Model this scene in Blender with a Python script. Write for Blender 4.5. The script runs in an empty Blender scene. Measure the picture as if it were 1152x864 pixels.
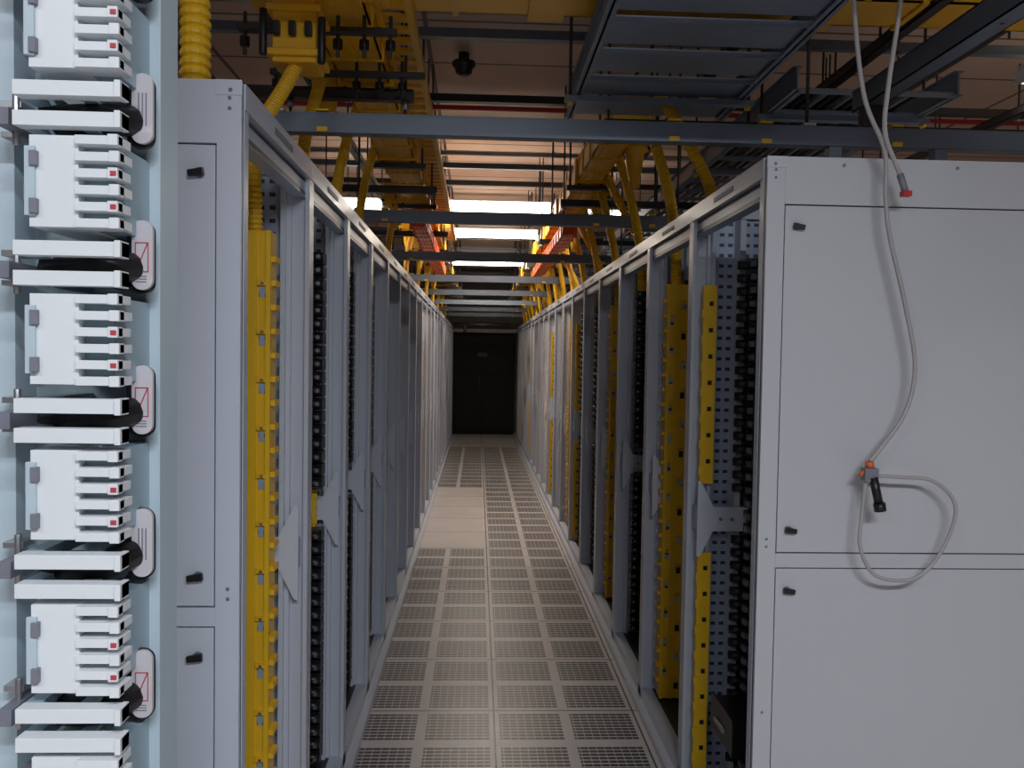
import bpy, math, random
from mathutils import Vector, Matrix
random.seed(4)
S = bpy.context.scene
S.view_settings.view_transform = 'Standard'
S.view_settings.look = 'None'

# ---------------------------------------------------------------- materials
def mk(name, col, rough=0.5, metal=0.0, var=0.06, scale=6.0, emis=None, estr=0, bump=0.0):
    m = bpy.data.materials.new(name); m.use_nodes = True
    nt = m.node_tree; b = nt.nodes['Principled BSDF']
    b.inputs['Roughness'].default_value = rough
    b.inputs['Metallic'].default_value = metal
    tc = nt.nodes.new('ShaderNodeTexCoord')
    nz = nt.nodes.new('ShaderNodeTexNoise'); nz.inputs['Scale'].default_value = scale
    nz.inputs['Detail'].default_value = 3
    nt.links.new(tc.outputs['Object'], nz.inputs['Vector'])
    mx = nt.nodes.new('ShaderNodeMix'); mx.data_type = 'RGBA'
    mx.inputs['A'].default_value = (*[c*(1-var) for c in col], 1)
    mx.inputs['B'].default_value = (*[min(1, c*(1+var)) for c in col], 1)
    nt.links.new(nz.outputs['Fac'], mx.inputs['Factor'])
    nt.links.new(mx.outputs['Result'], b.inputs['Base Color'])
    if bump:
        bp = nt.nodes.new('ShaderNodeBump'); bp.inputs['Strength'].default_value = bump
        bp.inputs['Distance'].default_value = 0.002
        n2 = nt.nodes.new('ShaderNodeTexNoise'); n2.inputs['Scale'].default_value = 250
        nt.links.new(tc.outputs['Object'], n2.inputs['Vector'])
        nt.links.new(n2.outputs['Fac'], bp.inputs['Height'])
        nt.links.new(bp.outputs['Normal'], b.inputs['Normal'])
    if emis:
        b.inputs['Emission Color'].default_value = (*emis, 1)
        b.inputs['Emission Strength'].default_value = estr
    return m

class NB:
    def __init__(s, m): s.nt = m.node_tree; s.tc = s.nt.nodes.new('ShaderNodeTexCoord'); s.sp = s.nt.nodes.new('ShaderNodeSeparateXYZ'); s.nt.links.new(s.tc.outputs['Object'], s.sp.inputs[0])
    def M(s, op, a, b=None, c=None):
        n = s.nt.nodes.new('ShaderNodeMath'); n.operation = op
        for i, v in enumerate((a, b, c)):
            if v is None: continue
            if isinstance(v, (int, float)): n.inputs[i].default_value = v
            else: s.nt.links.new(v, n.inputs[i])
        return n.outputs[0]
    def frac(s, v, off, per): return s.M('FRACT', s.M('DIVIDE', s.M('ADD', v, off), per))
    def band(s, f, half): return s.M('LESS_THAN', s.M('ABSOLUTE', s.M('SUBTRACT', f, 0.5)), half)
    def darken(s, m, mask, col):
        nt = s.nt; b = nt.nodes['Principled BSDF']
        src = b.inputs['Base Color'].links[0].from_socket
        mx = nt.nodes.new('ShaderNodeMix'); mx.data_type = 'RGBA'
        nt.links.new(mask, mx.inputs['Factor']); nt.links.new(src, mx.inputs['A'])
        mx.inputs['B'].default_value = (*col, 1)
        nt.links.new(mx.outputs['Result'], b.inputs['Base Color'])

M_frame = mk('rack_paint', (0.56, 0.59, 0.67), 0.33, 0, 0.03, bump=0.1)
M_panel = mk('panel_paint', (0.53, 0.535, 0.56), 0.42, 0, 0.03, 2, bump=0.12)
M_panel_bright = mk('panel_paint_brightened', (0.64, 0.67, 0.76), 0.42, 0, 0.03, 2, bump=0.12)  # same panel paint, light painted in: paler and bluer where lamps reach weakly
M_side = mk('perforated_side', (0.42, 0.48, 0.60), 0.4, 0.2)
n = NB(M_side)
fz = n.frac(n.sp.outputs['Z'], 0, 0.036); fx = n.frac(n.sp.outputs['X'], 0, 0.03)
n.darken(M_side, n.M('MULTIPLY', n.band(fz, 0.16), n.band(fx, 0.28)), (0.05, 0.06, 0.09))
M_yel = mk('yellow_plastic', (0.90, 0.53, 0.02), 0.42, 0, 0.08)
M_yel2 = mk('yellow_raceway', (0.88, 0.47, 0.02), 0.36, 0, 0.12)
M_oran2 = mk('orange_raceway', (0.88, 0.18, 0.02), 0.4, 0, 0.1)
M_blk = mk('black_plastic', (0.010, 0.010, 0.012), 0.4)
M_eq = mk('equipment_dark', (0.02, 0.02, 0.024), 0.35, 0.3)
M_cab = mk('black_cabinet_paint', (0.005, 0.005, 0.006), 0.7)
M_met = mk('galvanised', (0.42, 0.42, 0.43), 0.35, 0.8)
M_strut = mk('strut_blue_grey', (0.17, 0.20, 0.25), 0.42, 0.3, 0.12)
M_dark = mk('dark_steel', (0.05, 0.045, 0.045), 0.45, 0.4)
M_gap = mk('gap_dark', (0.05, 0.05, 0.06), 0.8)
M_white = mk('white_plastic', (0.78, 0.80, 0.82), 0.35, 0, 0.02)
M_shade = mk('white_plastic_shaded', (0.34, 0.45, 0.52), 0.4, 0, 0.02)  # white plastic with the bluish shade behind arms and fingers painted in
M_odf = mk('frame_pale_blue', (0.50, 0.60, 0.66), 0.4, 0, 0.03)
M_label = mk('label_paper', (0.62, 0.58, 0.61), 0.5, 0, 0.03)
M_red = mk('red_print', (0.5, 0.05, 0.06), 0.5)
M_redpipe = mk('red_pipe_paint', (0.5, 0.03, 0.03), 0.4)
M_print = mk('grey_print', (0.2, 0.2, 0.24), 0.5)
M_teal = mk('teal_clip', (0.15, 0.38, 0.40), 0.4)
M_cable = mk('cable_sheath', (0.40, 0.37, 0.37), 0.45)
M_orange = mk('orange_plastic', (0.7, 0.15, 0.04), 0.4)
M_wall = mk('wall_paint', (0.22, 0.20, 0.19), 0.8)
M_tube = mk('lamp_diffuser', (1, 1, 1), 0.5, emis=(1, 0.92, 0.80), estr=13)
M_tube2 = mk('lamp_diffuser_cool', (1, 1, 1), 0.5, emis=(0.86, 0.93, 1.0), estr=2)
M_tube3 = mk('lamp_diffuser_dim', (1, 1, 1), 0.5, emis=(1, 0.84, 0.66), estr=4)

M_ceil = mk('ceiling_tile', (0.60, 0.45, 0.36), 0.8, 0, 0.08)
n = NB(M_ceil)
g = n.M('MAXIMUM', n.M('LESS_THAN', n.frac(n.sp.outputs['X'], 0.3, 1.2), 0.02), n.M('LESS_THAN', n.frac(n.sp.outputs['Y'], 0, 0.6), 0.035))
n.darken(M_ceil, g, (0.16, 0.11, 0.09))

def floor_mat(name, perf):
    m = mk(name, (0.64, 0.59, 0.57), 0.33, 0.0, 0.12, 3)
    n = NB(m); X = n.sp.outputs['X']; Y = n.sp.outputs['Y']
    if perf:
        fx = n.frac(X, 0.51, 0.3); fy = n.frac(Y, -0.51, 0.3)
        pm = n.M('MULTIPLY', n.band(fx, 0.43), n.band(fy, 0.41))
        sl = n.M('MULTIPLY', n.band(n.M('FRACT', n.M('MULTIPLY', fy, 11.1)), 0.34), n.band(n.M('FRACT', n.M('MULTIPLY', fx, 9.4)), 0.46))
        n.darken(m, n.M('MULTIPLY', pm, sl), (0.012, 0.012, 0.013))
    sx = n.frac(X, 0.51 + 0.3, 0.6); sy = n.frac(Y, -0.51 + 0.3, 0.6)
    sm = n.M('MAXIMUM', n.band(sx, 0.006), n.band(sy, 0.007))
    n.darken(m, sm, (0.04, 0.035, 0.035))
    return m
M_fperf = floor_mat('perforated_floor_tile', True)
M_fsolid = floor_mat('solid_floor_tile', False)

# ---------------------------------------------------------------- mesh builder
class MB:
    def __init__(s): s.v = []; s.f = []; s.m = []; s.mats = []; s.sm = []
    def mi(s, mat):
        if mat not in s.mats: s.mats.append(mat)
        return s.mats.index(mat)
    def box(s, x0, x1, y0, y1, z0, z1, mat):
        x0, x1 = sorted((x0, x1)); y0, y1 = sorted((y0, y1)); z0, z1 = sorted((z0, z1))
        b = len(s.v); i = s.mi(mat)
        s.v += [(x0,y0,z0),(x1,y0,z0),(x1,y1,z0),(x0,y1,z0),(x0,y0,z1),(x1,y0,z1),(x1,y1,z1),(x0,y1,z1)]
        for q in ((0,3,2,1),(4,5,6,7),(0,1,5,4),(1,2,6,5),(2,3,7,6),(3,0,4,7)):
            s.f.append(tuple(b+k for k in q)); s.m.append(i); s.sm.append(False)
    def prism(s, pts, axis, a, c, mat):
        b = len(s.v); i = s.mi(mat); k = len(pts)
        for t in (a, c):
            for (p, q) in pts:
                s.v.append({'x': (t, p, q), 'y': (p, t, q), 'z': (p, q, t)}[axis])
        s.f.append(tuple(b+j for j in range(k))); s.f.append(tuple(b+k+j for j in reversed(range(k))))
        s.m += [i, i]; s.sm += [False, False]
        for j in range(k):
            s.f.append((b+j, b+(j+1) % k, b+k+(j+1) % k, b+k+j)); s.m.append(i); s.sm.append(False)
    def tube(s, pts, rad, mat, seg=12, cap=True):
        pts = [Vector(p) for p in pts]; b = len(s.v); i = s.mi(mat)
        if not hasattr(rad, '__len__'): rad = [rad]*len(pts)
        up = None
        for k, p in enumerate(pts):
            t = (pts[min(k+1, len(pts)-1)] - pts[max(k-1, 0)]).normalized()
            if up is None:
                up = t.orthogonal().normalized()
            else:
                up = (up - t*up.dot(t)).normalized()
            w = t.cross(up)
            for j in range(seg):
                a = 2*math.pi*j/seg
                s.v.append(tuple(p + (up*math.cos(a) + w*math.sin(a))*rad[k]))
        for k in range(len(pts)-1):
            for j in range(seg):
                s.f.append((b+k*seg+j, b+k*seg+(j+1) % seg, b+(k+1)*seg+(j+1) % seg, b+(k+1)*seg+j)); s.m.append(i); s.sm.append(True)
        if cap:
            s.f.append(tuple(b+j for j in reversed(range(seg)))); s.f.append(tuple(b+(len(pts)-1)*seg+j for j in range(seg)))
            s.m += [i, i]; s.sm += [False, False]
    def mesh(s, name):
        me = bpy.data.meshes.new(name); me.from_pydata(s.v, [], s.f)
        for m in s.mats: me.materials.append(m)
        me.polygons.foreach_set('material_index', s.m); me.polygons.foreach_set('use_smooth', s.sm)
        me.validate(); me.update()
        import bmesh
        bm = bmesh.new(); bm.from_mesh(me); bmesh.ops.recalc_face_normals(bm, faces=bm.faces); bm.to_mesh(me); bm.free()
        return me
    def obj(s, name, loc=(0, 0, 0), bevel=0):
        return place(name, s.mesh(name), loc, bevel)
def place(name, me, loc=(0, 0, 0), bevel=0):
    o = bpy.data.objects.new(name, me); o.location = loc
    S.collection.objects.link(o)
    if bevel:
        md = o.modifiers.new('b', 'BEVEL'); md.width = bevel; md.segments = 2; md.limit_method = 'ANGLE'
    return o

def spline(cps, n=10):
    P = [Vector(p) for p in cps]; P = [P[0]*2-P[1]] + P + [P[-1]*2-P[-2]]; out = []
    for i in range(1, len(P)-2):
        for k in range(n):
            t = k/n; a, b, c, d = P[i-1:i+3]
            out.append(0.5*((2*b) + (c-a)*t + (2*a-5*b+4*c-d)*t*t + (3*b-a-3*c+d)*t**3))
    out.append(P[-2]); return out
def resample(pts, step):
    out = [pts[0]]; acc = 0
    for a, b in zip(pts, pts[1:]):
        L = (b-a).length
        if L == 0: continue
        d = step-acc
        while d <= L:
            out.append(a.lerp(b, d/L)); d += step
        acc = L-(d-step)
    return out
def corrugated(mb, cps, r, mat, pitch=0.012, seg=14):
    pts = resample(spline(cps, 14), pitch/4)
    prof = (1, .97, .80, .97)
    n0 = len(mb.sm)
    mb.tube(pts, [r*prof[k % 4] for k in range(len(pts))], mat, seg)
    for k in range(n0, len(mb.sm)): mb.sm[k] = False

XL, XR = -0.465, 0.74
H = 2.055
YL0, YR0 = 1.64, 2.12
PL, PR = 0.66, 0.73
NL, NR = 21, 18

# ---------------------------------------------------------------- room
fl = MB()
for i in range(-8, 9):
    for j in range(-9, 28):
        x0 = -0.51 + 0.6*i; y0 = 0.51 + 0.6*j
        perf = i in (0, 1) and y0 < 13.4 and y0 > -3 and not (i == 0 and 6.3 < y0 < 9.3)
        mi = fl.mi(M_fperf if perf else M_fsolid); b = len(fl.v)
        fl.v += [(x0, y0, 0), (x0+.6, y0, 0), (x0+.6, y0+.6, 0), (x0, y0+.6, 0)]
        fl.f.append((b, b+1, b+2, b+3)); fl.m.append(mi); fl.sm.append(False)
fl.obj('floor')
XW0, XW1, YW0, YW1, ZC = -5.0, 5.2, -4.6, 16.4, 3.2
c = MB(); c.box(XW0, XW1, YW0, YW1, ZC, ZC+.05, M_ceil); c.obj('ceiling')
for nm, bx in (('wall_left', (XW0-.1, XW0, YW0, YW1)), ('wall_right', (XW1, XW1+.1, YW0, YW1)),
               ('wall_back', (XW0, XW1, YW0-.1, YW0)), ('wall_front', (XW0, XW1, YW1, YW1+.1))):
    w = MB(); w.box(*bx, 0, ZC, M_wall); w.obj(nm)

# ---------------------------------------------------------------- racks
def rack_mesh(s, w, variant):
    m = MB()
    def B(u0, u1, y0, y1, z0, z1, mat): m.box(s*u0, s*u1, y0, y1, z0, z1, mat)
    D = 0.9
    for y0, y1 in ((0, .028), (w-.028, w)):
        B(0, .012, y0, y1, .02, H-.002, M_frame)
        B(.012, .055, y0 if y0 == 0 else w-.012, .012 if y0 == 0 else w, .02, H-.002, M_frame)
        B(.05, .062, y0, y1, .02, H-.002, M_frame)
        B(D-.05, D, y0, y1, .02, H-.002, M_frame)
    B(-.002, .05, 0.001, w-.001, H-.05, H, M_frame)
    B(.012, .05, .02, w-.02, H-.10, H-.055, M_side)
    B(.0, .05, 0.001, w-.001, 0, .07, M_frame)
    B(-.03, .0, 0.001, w-.001, 0, .03, M_frame)
    B(.05, D-.05, .001, w-.001, .05, .07, M_dark)
    B(D-.05, D, 0, w, H-.05, H, M_frame); B(D-.05, D, 0, w, 0, .07, M_frame)
    B(-.004, .0, w*.35, w*.62, H-.034, H-.020, M_print)
    B(.05, D-.05, 0, .03, H-.04, H, M_frame); B(.05, D-.05, w-.03, w, H-.04, H, M_frame)
    B(.25, D-.05, .03, w-.03, H-.012, H-.002, M_frame)
    B(.062, D-.05, w-.010, w-.004, .07, H-.04, M_side)
    B(D-.02, D-.01, .03, w-.03, .07, H-.05, M_dark)
    B(.15, .17, w-.075, w-.012, .07, H-.05, M_frame)
    B(.062, .075, w-.045, w-.012, .07, H-.05, M_frame)
    B(.15, .17, .0, .05, .07, H-.05, M_frame)
    # mid-height gusset and cross bar, lying against the side frame
    zc = 0.98
    gy = w-.088 if s > 0 else w-.052
    ue = .30 if s > 0 else .148
    pts = [(.020, zc+.13), (.030, zc+.13), (.075, zc+.042), (ue, zc+.042), (ue, zc-.042), (.075, zc-.042), (.030, zc-.13), (.020, zc-.13)]
    m.prism([(s*p, q) for p, q in pts], 'y', gy, gy+.006, M_panel_bright)
    B(.020, .034, gy+.006, w-.020, zc-.04, zc+.04, M_frame)
    B(.05, .5, w-.03, w-.012, zc-.03, zc+.03, M_frame)
    for q in (.10, .14, .19):
        if q < ue: m.tube([(s*q, gy-.004, zc), (s*q, gy, zc)], .006, M_print, 8)
    # equipment
    z = .14; top = 1.86
    front = variant in (3, 4)
    while z < top:
        h = .034
        gap = .90 < z < 1.06
        B(.19, .62, .055, w-.10, z, z+h, M_eq)
        B(.175, .19, .05, w-.10, z+.004, z+h-.004, M_blk)
        if not gap:
            m.tube([(s*.135, w-.095, z+h*.5), (s*.19, w-.11, z+h*.5)], .015, M_blk, 8)
            m.tube([(s*.132, w-.094, z+h*.5), (s*.137, w-.096, z+h*.5)], .006, M_met, 8)
        m.tube([(s*.10, .095, z+h*.5), (s*.19, .10, z+h*.5)], .012, M_blk, 8)
        if front and not gap:
            B(.055, .175, w-.19, w-.125, z-.004, z+h, M_blk)
            m.tube([(s*.05, w-.20, z+h*.5), (s*.11, w-.20, z+h*.5)], .0165, M_eq, 8)
            m.tube([(s*.066, w-.217, z+h*.5), (s*.066, w-.2165+.004, z+h*.5)], .007, M_met, 8)
        for k in range(5):
            yy = .15+k*(w-.32)/4
            B(.165, .178, yy, yy+.03, z+.008, z+.026, M_print if (k+int(z*25)) % 3 else M_met)
        z += .0445
    # yellow vertical duct
    if variant in (0, 1):
        u0, u1 = (.072, .160) if s < 0 else (.055, .140)
        ya, yb = w-.155, w-.092
        if s < 0: ya, yb = w-.17, w-.10
        zt = 1.84
        B(u0, u1, ya, yb, .08, zt, M_yel)
        B(u0-.004, u0+.008, ya-.008, ya, .08, zt, M_yel); B(u1-.008, u1+.004, ya-.008, ya, .08, zt, M_yel)
        B(u0+.032, u1-.032, ya-.004, ya, .08, zt, M_yel)
        z = .12; k = 0
        while z < zt-.06:
            ee = u0+.008 if k % 2 else u1-.026
            B(ee, ee+.018, ya-.0015, ya, z, z+.026, M_side if k % 4 else M_blk)
            B(ee-.004, ee+.022, ya-.010, ya-.001, z+.030, z+.040, M_yel)
            B(ee+.004, ee+.012, ya-.012, ya-.010, z+.032, z+.038, M_met)
            B(u0-.014, u0, ya+.01, yb-.01, z+.03, z+.044, M_yel)
            z += .062; k += 1
    if variant == 2 or (variant == 4):
        u0 = .028 if s > 0 else .085
        yy = w-.062 if s > 0 else w-.12
        for za, zb in ((.10, .86), (1.10, 1.78)) if s > 0 else ((.10, 1.80),):
            B(u0, u0+.046, yy-.012, yy+.006, za, zb, M_yel)
            z = za+.03
            while z < zb-.04:
                B(u0-.006, u0+.012, yy-.018, yy-.012, z, z+.03, M_yel)
                B(u0+.02, u0+.034, yy-.014, yy-.011, z+.04, z+.055, M_blk)
                z += .09
    return m.mesh('server_rack')
rm = {}
for s, w in ((-1, PL), (1, PR)):
    for v in (0, 1, 2, 3, 4): rm[(s, v)] = rack_mesh(s, w, v)
left_seq = [0, 4, 3, 3, 3, 4, 3, 3]
right_seq = [2, 0, 3, 1, 3, 4, 0, 3]
for i in range(NL):
    place('server_rack', rm[(-1, left_seq[i % 8])], (XL, YL0+.025+i*PL, 0))
for i in range(NR):
    place('server_rack', rm[(1, right_seq[i % 8])], (XR, YR0+.025+i*PR, 0))

def end_panel(s, xf, y, MP):
    m = MB(); D = .9
    def B(u0, u1, y0, y1, z0, z1, mat): m.box(s*u0, s*u1, y0, y1, z0, z1, mat)
    B(0.002, D-.002, .010, .024, 0.001, H-.003, M_gap)
    B(0, .047, 0, .012, 0, H, MP); B(D-.047, D, 0, .012, 0, H, MP)
    B(.047, D-.047, 0, .012, H-.122, H, MP)
    B(.047, D-.047, 0, .012, .985, 1.022, MP)
    B(.047, D-.047, 0, .012, 0, .08, MP)
    B(.050, D-.050, .002, .012, 1.0255, H-.1255, MP)
    B(.050, D-.050, .002, .012, .0835, .9815, MP)
    B(-.002, .05, -.002, .0, H-.03, H, MP)
    for uu in (.08, D-.08):
        for z in (1.875, 1.085, .925, .15):
            m.tube([(s*uu, .003, z), (s*uu, -.004, z)], .010, M_print, 12)
            m.prism([(s*(uu-.012), z-.006), (s*(uu+.018), z-.009), (s*(uu+.020), z+.003), (s*(uu-.010), z+.009)], 'y', -.012, -.003, M_blk)
    for z in (H-.035, H-.055, 1.06, 1.04, .60):
        m.tube([(s*.022, .003, z), (s*.022, -.002, z)], .004, M_print, 8)
    for uu in (.02, .2, .5):
        m.tube([(s*uu, .003, H-.02), (s*uu, -.003, H-.02)], .0045, M_print, 8)
    return m.obj('cabinet_side_panel', (xf, y, 0), .0012)
end_panel(-1, XL, YL0, M_panel_bright); end_panel(1, XR, YR0, M_panel)

d = MB(); d.box(0, .30, 0, .22, 0, .11, M_blk); d.box(-.01, 0, -.005, .225, .005, .12, M_eq)
d.box(-.02, -.01, .06, .16, .05, .065, M_met); d.box(.0, .3, .0, .006, .11, .125, M_eq)
d.obj('equipment_drawer', (XR+.065, YR0+.35, .30), .002)

# ---------------------------------------------------------------- patch frame, left foreground
p = MB()
p.box(-1.15, -.385, 1.0, 1.03, 0.0, 2.35, M_odf)
p.box(-.420, -.372, .985, 1.0, 0.0, 2.35, M_odf)
p.box(-.385, -.368, .975, 1.03, 0.0, 2.35, M_odf)
p.box(-.60, -.521, .955, 1.0, 0.0, 2.35, M_odf)
p.box(-1.15, -1.10, .97, 1.0, 0.0, 2.35, M_odf)
p.box(-1.2, -.35, .85, 1.2, 0.0, .03, M_odf)
def rrect(cx, cz, hw, hh, r, n=6):
    out = []
    for (qx, qz, a0) in ((1, 1, 0), (-1, 1, 90), (-1, -1, 180), (1, -1, 270)):
        for k in range(n+1):
            a = math.radians(a0+90*k/n)
            out.append((cx+qx*(hw-r)+r*math.cos(a), cz+qz*(hh-r)+r*math.sin(a)))
    return out
AY = .862
for k in range(-3, 10):
    zc = 1.473+.161*(2-k)
    # black radius guide with stuck-on label
    p.prism(rrect(-.3780, zc-.001, .0150, .0405, .0130), 'y', .9435, .950, M_blk)
    p.box(-.392, -.378, .950, .985, zc-.02, zc+.01, M_blk)
    lx = -.3740
    p.prism(rrect(lx, zc+.001, .0115, .0385, .0108), 'y', .938, .9435, M_label)
    if k % 3 == 0:
        for q in range(3): p.box(lx-.004+q*.004, lx-.0025+q*.004, .9372, .938, zc-.018, zc+.018, M_print)
    else:
        a, b = lx-.0075, lx+.0075
        p.box(a, b, .9372, .938, zc+.014, zc+.0152, M_red); p.box(a, b, .9372, .938, zc-.018, zc-.0168, M_red)
        p.box(a, a+.0012, .9372, .938, zc-.018, zc+.0152, M_red); p.box(b-.0012, b, .9372, .938, zc-.018, zc+.0152, M_red)
        p.prism([(a, zc-.018), (a+.0015, zc-.018), (b, zc+.0152), (b-.0015, zc+.0152)], 'y', .9372, .938, M_red)
        for q in range(3): p.box(a+.001, b-.002, .9372, .938, zc-.023-q*.003, zc-.022-q*.003, M_print)
    # pair of arms
    for za in (zc-.003, zc-.0335):
        p.box(-.4725, -.364, AY, AY+.018, za-.0065, za+.0085, M_white)
        p.box(-.370, -.364, AY-.004, AY+.018, za-.0075, za+.0095, M_white)
        p.box(-.4725, -.455, AY+.018, 1.0, za-.006, za+.008, M_shade)
        p.box(-.42, -.405, AY+.018, 1.0, za-.0015, za+.0035, M_shade)
    # black cable sleeve between the arms
    p.tube(spline([(-.47, .930, zc-.021), (-.44, .918, zc-.020), (-.405, .918, zc-.018), (-.386, .945, zc-.012)], 6), .017, M_blk, 10)
    p.tube(spline([(-.47, .915, zc-.012), (-.43, .905, zc-.012), (-.40, .92, zc-.008), (-.388, .95, zc-.002)], 6), .006, M_blk, 10)
    # comb block and fingers
    p.box(-.459, -.410, AY+.006, 1.0, zc-.141, zc-.048, M_white)
    p.box(-.462, -.452, AY+.002, AY+.006, zc-.13, zc-.060, M_odf)
    p.box(-.456, -.449, AY-.001, AY+.006, zc-.080, zc-.065, M_print)
    p.box(-.456, -.449, AY-.001, AY+.006, zc-.128, zc-.113, M_print)
    p.box(-.411, -.380, AY+.020, .99, zc-.139, zc-.050, M_shade)
    for q in range(6):
        zz = zc-.053-q*.0168
        e1 = -.367+.0015*(q % 2)
        p.box(-.411, e1, AY, AY+.030, zz-.0045, zz+.0045, M_white)
        p.box(e1-.010, e1, AY-.003, AY+.010, zz-.0055, zz+.0055, M_white)
        if q in (2, 4): p.box(e1-.007, e1-.001, AY-.004, AY-.003, zz-.003, zz+.002, M_red)
    # left brackets
    p.box(-.512, -.497, .90, .96, zc-.030, zc-.012, M_print)
    p.tube([(-.505, .93, zc-.045), (-.505, .93, zc+.012)], .004, M_met, 8)
    p.box(-.522, -.500, .93, .955, zc-.004, zc+.003, M_met); p.box(-.522, -.500, .93, .955, zc-.036, zc-.030, M_met)
    p.box(-.4985, -.490, .93, .955, zc-.105, zc-.085, M_print)
    for (xx, zz) in ((-.404, zc-.072), (-.394, zc-.072), (-.404, zc-.084), (-.394, zc-.084)):
        p.box(xx-.003, xx+.003, .9842, .985, zz-.0015, zz+.0015, M_teal)
p.obj('fiber_patch_frame', bevel=.0008)

# ---------------------------------------------------------------- end of aisle
e = MB(); ye = 15.95
e.box(-.55, .70, ye, ye+.4, 0, 1.93, M_cab)
for x0, x1 in ((-.53, .065), (.085, .68)):
    e.box(x0, x1, ye-.03, ye, .06, 1.90, M_cab)
    for k in range(5): e.box(x0+.05, x1-.05, ye-.036, ye-.03, .12+k*.35, .42+k*.35, M_cab)
e.box(.03, .05, ye-.06, ye-.03, .9, 1.15, M_eq)
e.box(.0, .18, ye-.041, ye-.036, 1.50, 1.58, M_eq)
e.obj('black_cabinet', bevel=.004)
t = MB(); t.box(-.6, .75, ye-.02, ye+.35, 1.96, 2.03, M_panel); t.tube([(-.45, ye-.1, 2.12), (.6, ye-.1, 2.12)], .03, M_met)
t.tube([(-.25, ye-.1, 2.12), (-.25, ye-.1, 1.95)], .03, M_met); t.obj('cabinet_top_duct')

# ---------------------------------------------------------------- overhead struts
def channel(m, a, b, w, h, mat, axis):
    (x0, y0, z), (x1, y1, _) = a, b
    if axis == 'x':
        m.box(x0, x1, y0-w/2, y0+w/2, z, z+.004, mat); m.box(x0, x1, y0-w/2, y0-w/2+.004, z, z+h, mat); m.box(x0, x1, y0+w/2-.004, y0+w/2, z, z+h, mat)
        m.box(x0, x1, y0-w/2-.002, y0-w/2+.012, z+h-.004, z+h, mat); m.box(x0, x1, y0-w/2-.003, y0-w/2, z+.0, z+.006, mat)
    else:
        m.box(x0-w/2, x0+w/2, y0, y1, z, z+.004, mat); m.box(x0-w/2, x0-w/2+.004, y0, y1, z, z+h, mat); m.box(x0+w/2-.004, x0+w/2, y0, y1, z, z+h, mat)
        m.box(x0-w/2, x0-w/2+.012, y0, y1, z+h-.004, z+h, mat)
y = 2.68
while y < 15.8:
    m = MB(); z = 2.225
    channel(m, (-.80, y, z), (1.95, y, z), .045, .062, M_strut, 'x')
    for x in (-.64, 1.06, 1.9):
        m.tube([(x, y, z), (x, y, ZC)], .006, M_dark, 8)
        m.box(x-.02, x+.02, y-.03, y+.03, z+.062, z+.07, M_met)
    for x in (-.50, .62, .92, 1.35):
        m.box(x-.016, x+.016, y-.03, y-.022, z+.002, z+.016, M_yel)
        m.box(x-.02, x+.02, y-.03, y+.03, z+.066, z+.072, M_yel)
    for x in (-.77, 1.15, 1.5):
        m.box(x-.02, x+.02, y-.02, y+.02, H, z, M_strut)
    m.obj('support_beam'); y += 1.75
m = MB(); channel(m, (1.27, .2, 2.36), (1.27, 2.75, 0), .06, .07, M_strut, 'y')
m.box(1.24, 1.30, 2.66, 2.70, 2.29, 2.36, M_dark)
for y in (.4, 2.0): m.tube([(1.27, y, 2.36), (1.27, y, ZC)], .006, M_dark, 8)
m.obj('support_beam')
y = 1.35; k = 0
while y < 15.8:
    m = MB(); zz = 2.90+(.04 if k % 2 else 0)
    channel(m, (-3.2, y, zz), (3.6, y, zz), .04, .04, M_dark if k % 3 else M_strut, 'x')
    for x in (-2.6, -1.5, -.72, .85, 1.9, 3.0):
        m.tube([(x, y, 2.70), (x, y, ZC)], .005, M_dark, 8)
        m.tube([(x, y, zz-.02), (x, y, zz)], .012, M_met, 6)
    m.obj('ceiling_strut'); y += .80; k += 1
for x, z in ((-2.1, 2.72), (-1.45, 2.68), (-1.1, 2.60), (-.78, 2.76), (.95, 2.70), (1.45, 2.66), (1.9, 2.74), (2.5, 2.68)):
    m = MB(); channel(m, (x, .6, z), (x, 15.6, z), .04, .04, M_dark, 'y')
    yy = 1.5
    while yy < 15: m.tube([(x, yy, z), (x, yy, ZC)], .005, M_dark, 6); yy += 1.5
    m.obj('ceiling_strut')
for k in range(7):
    m = MB(); y = 3.1+k*1.75
    channel(m, (-1.9, y, 2.46), (-.25, y, 2.46), .04, .04, M_dark, 'x')
    channel(m, (.5, y+.3, 2.46), (2.6, y+.3, 2.46), .04, .04, M_dark, 'x')
    for x, yy in ((-1.8, y), (-.7, y), (-.28, y), (.52, y+.3), (1.1, y+.3), (2.4, y+.3)):
        m.tube([(x, yy, 2.40), (x, yy, ZC)], .0055, M_dark, 6)
        m.tube([(x, yy, 2.43), (x, yy, 2.46)], .013, M_met, 6)
    m.obj('ceiling_strut')
for y, z, r, mat in ((4.75, 2.93, .014, M_redpipe), (3.6, 3.02, .012, M_met), (6.3, 3.05, .02, M_met), (8.2, 3.02, .014, M_redpipe)):
    m = MB(); m.tube([(-3, y, z), (3.5, y, z)], r, mat)
    for x in (-2, -.3, .55, 2.2):
        m.tube([(x, y, z), (x, y, ZC)], .004, M_dark, 6); m.box(x-.012, x+.012, y-r-.003, y+r+.003, z-r-.003, z+r+.003, M_met)
    m.obj('ceiling_pipe')

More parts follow.
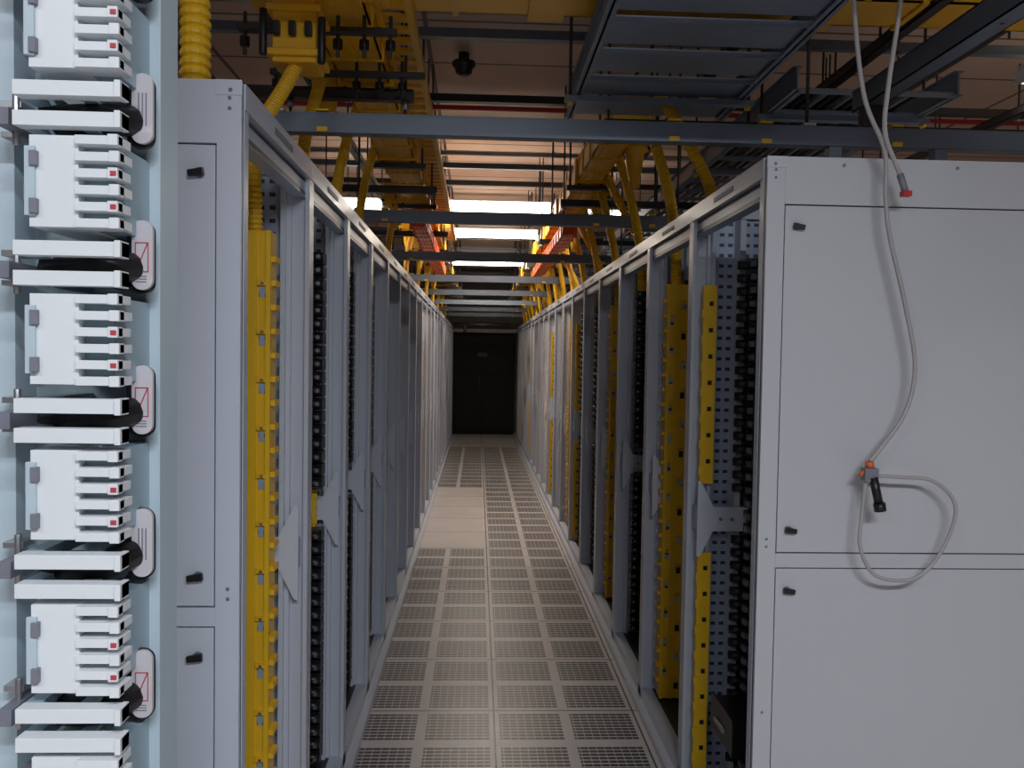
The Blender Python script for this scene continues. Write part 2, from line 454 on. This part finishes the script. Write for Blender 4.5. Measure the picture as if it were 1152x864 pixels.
# ---------------------------------------------------------------- cable trays
def tray(x0, x1, y0, y1, z, rung, gap, mat):
    m = MB()
    for x in (x0, x1):
        m.box(x-.004, x+.004, y0, y1, z, z+.09, mat); m.box(x-.018, x+.018, y0, y1, z, z+.004, mat); m.box(x-.018, x+.018, y0, y1, z+.086, z+.09, mat)
    y = y0+.02
    while y+rung < y1:
        m.box(x0, x1, y, y+rung, z+.012, z+.018, mat); m.box(x0, x1, y, y+.006, z-.002, z+.012, mat)
        y += rung+gap
    yy = y0+.3
    while yy < y1:
        for x in (x0-.03, x1+.03):
            m.tube([(x, yy, z-.03), (x, yy, ZC)], .006, M_dark, 8)
            m.tube([(x, yy, z-.035), (x, yy, z-.018)], .012, M_yel, 6)
        m.box(x0-.05, x1+.05, yy-.02, yy+.02, z-.022, z-.002, mat); yy += 1.0
    return m
M_tray = mk('tray_blue_steel', (0.24, 0.29, 0.38), 0.36, 0.3, 0.15)
tray(.37, 1.0, .9, 3.5, 2.53, .21, .05, M_tray).obj('cable_tray')
tray(1.15, 1.75, 3.0, 15.4, 2.51, .04, .22, M_tray).obj('cable_tray')
tray(-2.0, -1.5, 1.9, 15.4, 2.51, .04, .22, M_tray).obj('cable_tray')
m = MB()
for k in range(14):
    x = 1.2+.035*k; m.tube(spline([(x, 3.1, 2.545), (x+random.uniform(-.02, .02), 7, 2.55), (x, 11, 2.545), (x, 15.2, 2.55)], 5), .012, M_blk if k % 3 else M_print, 6)
m.obj('cable_bundle')
m = MB()
for k in range(10):
    x = -1.95+.04*k; m.tube(spline([(x, 2.0, 2.545), (x+random.uniform(-.02, .02), 7, 2.55), (x, 11, 2.545), (x, 15.2, 2.55)], 5), .012, M_blk, 6)
m.obj('cable_bundle')

# ---------------------------------------------------------------- yellow raceways
def raceway(x0, x1, y0, y1, z, h, step=.3, mat=None):
    m = MB(); Y2 = mat or M_yel2
    m.box(x0, x1, y0, y1, z, z+.006, Y2)
    m.box(x0, x0+.006, y0, y1, z, z+h, Y2); m.box(x1-.006, x1, y0, y1, z, z+h, Y2)
    m.box(x0-.008, x0+.006, y0, y1, z+h-.008, z+h, Y2); m.box(x1-.006, x1+.008, y0, y1, z+h-.008, z+h, Y2)
    for q in (.25, .5, .75):
        xx = x0+(x1-x0)*q; m.box(xx-.004, xx+.004, y0, y1, z-.006, z, Y2)
    y = y0+.05; k = 0
    while y < y1:
        m.box(x0-.008, x1+.008, y, y+.02, z-.008, z+h, Y2)
        if k % 4 == 0 and not mat:
            m.box(x0-.016, x1+.016, y-.05, y+.07, z-.014, z+h+.006, Y2)
            for xx in (x0+.01, x1-.01):
                for yy in (y-.03, y+.04): m.tube([(xx, yy, z-.024), (xx, yy, z-.012)], .008, M_blk, 6)
            for xx in (x0-.04, x1+.04):
                m.tube([(xx, y+.01, z-.05), (xx, y+.01, ZC)], .006, M_dark, 6)
            m.box(x0-.06, x1+.06, y-.01, y+.03, z-.045, z-.020, M_dark)
        y += step; k += 1
    return m
raceway(-.53, -.35, 2.0, 15.4, 2.56, .12).obj('fiber_raceway')
raceway(.57, .72, 3.65, 15.4, 2.56, .12).obj('fiber_raceway')
raceway(-.46, -.36, 5.6, 9.0, 2.38, .07, .2, M_oran2).obj('orange_cable_raceway')
raceway(.58, .68, 5.8, 9.2, 2.38, .07, .2, M_oran2).obj('orange_cable_raceway')
m = MB()
for x in (-.335, -.235): m.box(x-.012, x+.012, 2.5, 8.0, 2.62, 2.66, M_yel2)
y = 2.55
while y < 8.0: m.box(-.335, -.235, y, y+.04, 2.625, 2.64, M_yel2); y += .10
m.obj('cable_ladder')
m = MB(); ya, yb, z = 2.62, 2.82, 2.675
m.box(-.75, 2.6, ya, yb, z, z+.006, M_yel2); m.box(-.75, 2.6, ya, ya+.006, z, z+.12, M_yel2); m.box(-.75, 2.6, yb-.006, yb, z, z+.12, M_yel2)
x = -.7; k = 0
while x < 2.6:
    m.box(x, x+.02, ya-.008, yb+.008, z-.008, z+.126, M_yel2)
    if k % 3 == 0: m.box(x-.05, x+.07, ya-.016, yb+.016, z-.014, z+.13, M_yel2)
    x += .3; k += 1
m.obj('fiber_raceway')
def dropout(m, x, y, z, s=1.0):
    q = [(.085, 0), (.085, -.03), (.06, -.05), (.05, -.15), (.036, -.20), (.036, -.26)]
    pts = [(x, y, z+dz*s) for _, dz in q]
    m.tube(pts, [r*s for r, _ in q], M_yel2, 16)
    m.box(x-.1*s, x+.1*s, y-.09*s, y+.09*s, z-.012, z+.012, M_yel2)
    for a in (-1, 1):
        for b in (-1, 1): m.tube([(x+a*.08*s, y+b*.07*s, z-.03), (x+a*.08*s, y+b*.07*s, z-.01)], .009, M_blk, 6)
m = MB()
dropout(m, -.60, 3.25, 2.62, .9)
m.box(-.66, -.53, 3.17, 3.33, 2.62, 2.74, M_yel2)
m.prism([(-.54, 2.05), (-.24, 2.05), (-.30, 2.45), (-.52, 2.45)], 'z', 2.545, 2.70, M_yel2)
m.box(-.56, -.22, 2.0, 2.05, 2.53, 2.72, M_yel2)
for xx in (-.53, -.45, -.37, -.29): m.box(xx, xx+.02, 1.985, 2.46, 2.535, 2.545, M_yel2)
m.box(-.74, -.26, 2.56, 2.59, 2.50, 2.52, M_dark); m.box(-.74, -.2, 2.95, 2.98, 2.50, 2.52, M_dark)
for xx in (-.72, -.44, -.36, -.28):
    for yy in (2.575, 2.965):
        m.tube([(xx, yy, 2.43), (xx, yy, 2.56)], .007, M_dark, 6); m.tube([(xx, yy, 2.455), (xx, yy, 2.485)], .017, M_blk, 6)
# square coupling collar with latch tabs, rising to the crossing raceway
m.box(-.60, -.475, 2.42, 2.55, 2.36, 2.54, M_yel2); m.box(-.615, -.46, 2.405, 2.56, 2.375, 2.395, M_yel2); m.box(-.615, -.46, 2.405, 2.56, 2.50, 2.52, M_yel2)
m.prism([(2.42, 2.54), (2.55, 2.54), (2.64, 2.68), (2.50, 2.68)], 'x', -.60, -.475, M_yel2)
for xx in (-.585, -.54, -.495):
    m.box(xx-.010, xx+.010, 2.398, 2.42, 2.43, 2.47, M_blk)
m.tube([(-.62, 2.40, 2.37), (-.62, 2.40, 2.50)], .012, M_blk, 8); m.tube([(-.455, 2.40, 2.35), (-.455, 2.40, 2.48)], .012, M_blk, 8)
m.obj('raceway_junction', bevel=.004)
def conduit(cps, r):
    m = MB(); corrugated(m, cps, r, M_yel, .014 if r < .03 else .022)
    m.obj('corrugated_conduit')
conduit([(-.640, 1.90, 2.06), (-.640, 1.90, 2.25), (-.64, 1.90, 2.45), (-.62, 2.05, 2.62), (-.54, 2.3, 2.68)], .034)
conduit([(XL-.12, YL0+.025+PL-.13, 1.84), (XL-.12, YL0+.54, 2.0), (XL-.12, YL0+.60, 2.12), (-.56, 2.40, 2.28), (-.54, 2.48, 2.38)], .021)
for i in range(1, NL-1):
    if i % 2 == 0 and i != 2: continue
    y = YL0+.025+(i+1)*PL-.135
    conduit([(XL-.12, y, 1.84), (XL-.12, y, 2.0), (XL-.13, y-.02, 2.2), (XL-.12, y+.12, 2.42), (-.545, y+.2, 2.62)], .022)
for i in range(1, NR-1):
    y = YR0+.025+(i+1)*PR-.125
    conduit([(XR+.095, y, 1.84), (XR+.09, y, 2.0), (XR+.06, y, 2.2), (XR+.03, y+.12, 2.42), (.73, y+.22, 2.62)], .024)
    if i % 2 == 1:
        conduit([(XR+.16, y-.25, 2.06), (XR+.16, y-.25, 2.2), (XR+.05, y-.22, 2.42), (.73, y-.1, 2.60)], .024)
for i in range(8):
    m = MB(); y = 4.2+i*1.3
    dropout(m, .78, y, 2.60, .8); m.box(.72, .85, y-.07, y+.07, 2.60, 2.70, M_yel2); m.obj('raceway_junction')
    if i > 0:
        m = MB(); dropout(m, -.60, y+.3, 2.60, .8); m.box(-.66, -.53, y+.23, y+.37, 2.60, 2.70, M_yel2); m.obj('raceway_junction')

# ---------------------------------------------------------------- hanging cable on the right
def hcable(pts, r, name, extra=None):
    m = MB(); m.tube(spline(pts, 14), r, M_cable, 10)
    if extra: extra(m)
    return m.obj(name)
YC = 2.06
def pt(x, z, y=YC): return (x, y, z)
def plug(m):
    m.tube([(1.001, YC, 1.275), (1.003, YC, 1.258)], .011, M_orange, 10)
    m.box(.985, 1.020, YC-.014, YC+.012, 1.225, 1.258, M_print)
    m.tube([(1.008, YC-.01, 1.235), (1.024, YC-.012, 1.165)], .011, M_blk, 10)
    m.tube([(1.024, YC-.012, 1.170), (1.028, YC-.012, 1.150)], .015, M_blk, 10)
    m.tube([(.985, YC-.005, 1.25), (.975, YC-.005, 1.238)], .005, M_orange, 8)
hcable([pt(.870, 2.62, 1.95), pt(.875, 2.40, 1.95), pt(.93, 2.18, 2.0), pt(1.01, 2.06, 2.05), pt(1.022, 1.95), pt(1.035, 1.85), pt(1.08, 1.68), pt(1.112, 1.52), pt(1.09, 1.40), pt(1.03, 1.31), pt(1.003, 1.275)], .0055, 'hanging_cable', plug)
hcable([pt(1.00, 2.62, 1.96), pt(.995, 2.40, 1.96), pt(.99, 2.2, 2.0), pt(1.00, 2.10, 2.03), pt(1.035, 2.03, 2.045), pt(1.060, 1.985, 2.05)], .0055, 'hanging_cable')
hcable([pt(1.01, 1.238), pt(1.08, 1.235), pt(1.17, 1.225), pt(1.230, 1.16), pt(1.20, 1.05), pt(1.13, .975), pt(1.03, .98), pt(.985, 1.05), pt(.985, 1.13), pt(.995, 1.245)], .0048, 'hanging_cable')
m = MB(); m.tube([(1.052, 2.05, 2.00), (1.068, 2.05, 1.955)], .009, M_print, 8); m.box(1.058, 1.080, 2.04, 2.06, 1.945, 1.958, M_redpipe); m.obj('cable_connector')

m = MB(); q = [(.0, .065), (-.02, .065), (-.03, .05), (-.06, .045), (-.075, .02)]
m.tube([(-.10, 4.65, ZC-.05+a) for a, _ in q], [r for _, r in q], M_blk, 20); m.tube([(-.10, 4.65, ZC-.05), (-.10, 4.65, ZC)], .03, M_blk, 12); m.obj('smoke_detector')

# ---------------------------------------------------------------- lights
def fixture(x, y, z, L, warm, power, tube, d=.15):
    m = MB()
    m.box(x-L/2, x+L/2, y-d/2+.03, y+d/2-.03, z+.055, z+.08, M_white)
    pr = [(y-d/2, z+.015), (y-d/2+.03, z), (y+d/2-.03, z), (y+d/2, z+.015), (y+d/2, z+.055), (y-d/2, z+.055)]
    m.prism(pr, 'x', x-L/2+.012, x+L/2-.012, tube)
    m.prism(pr, 'x', x-L/2, x-L/2+.012, M_white); m.prism(pr, 'x', x+L/2-.012, x+L/2, M_white)
    for xx in (x-L/2+.1, x+L/2-.1): m.tube([(xx, y, z+.08), (xx, y, ZC)], .005, M_dark, 6)
    m.obj('fluorescent_light_fixture')
    l = bpy.data.lights.new('fluorescent_lamp', 'AREA'); l.shape = 'RECTANGLE'; l.size = L; l.size_y = .13
    l.energy = power; l.color = warm
    o = bpy.data.objects.new('fluorescent_lamp', l); o.location = (x, y, z-.01); S.collection.objects.link(o)
W = (1, .89, .78); C = (.85, .92, 1.0)
fixture(.09, 6.9, 2.72, 1.0, W, 14, M_tube)
fixture(.09, 8.4, 2.72, 1.0, W, 14, M_tube)
fixture(.09, 10.9, 2.71, 1.0, W, 11, M_tube)
fixture(.09, 13.4, 2.71, 1.0, W, 3, M_tube3)
fixture(-1.0, 7.0, 2.74, .40, W, 4, M_tube)
fixture(1.1, 7.3, 2.74, .4, W, 3, M_tube)
fixture(-2.9, 3.2, 2.78, 1.2, W, 24, M_tube3)  # side-aisle pair out of view, added to brighten the near overhead gear
fixture(3.0, 3.6, 2.78, 1.2, W, 20, M_tube3)
fixture(-3.0, 9, 2.78, 1.2, W, 16, M_tube3)  # second unseen side-aisle pair, added as fill farther down
fixture(3.2, 9, 2.78, 1.2, W, 16, M_tube3)
fixture(.70, -1.2, 2.9, 1.3, C, 105, M_tube2)
fixture(-1.6, -1.2, 2.9, 1.3, C, 26, M_tube2)

w = bpy.data.worlds.new('world'); S.world = w; w.use_nodes = True
w.node_tree.nodes['Background'].inputs[0].default_value = (.3, .35, .45, 1)
w.node_tree.nodes['Background'].inputs[1].default_value = .1

# ---------------------------------------------------------------- camera
cd = bpy.data.cameras.new('camera'); cd.sensor_width = 36; cd.lens = 930/1152*36; cd.clip_start = .05
cam = bpy.data.objects.new('camera', cd); S.collection.objects.link(cam)
R = Matrix.Rotation(math.radians(-2.4), 4, 'Z') @ Matrix.Rotation(math.radians(90-1.97), 4, 'X') @ Matrix.Rotation(math.radians(.9), 4, 'Z')
cam.matrix_world = Matrix.Translation((0, 0, 1.53)) @ R
S.camera = cam
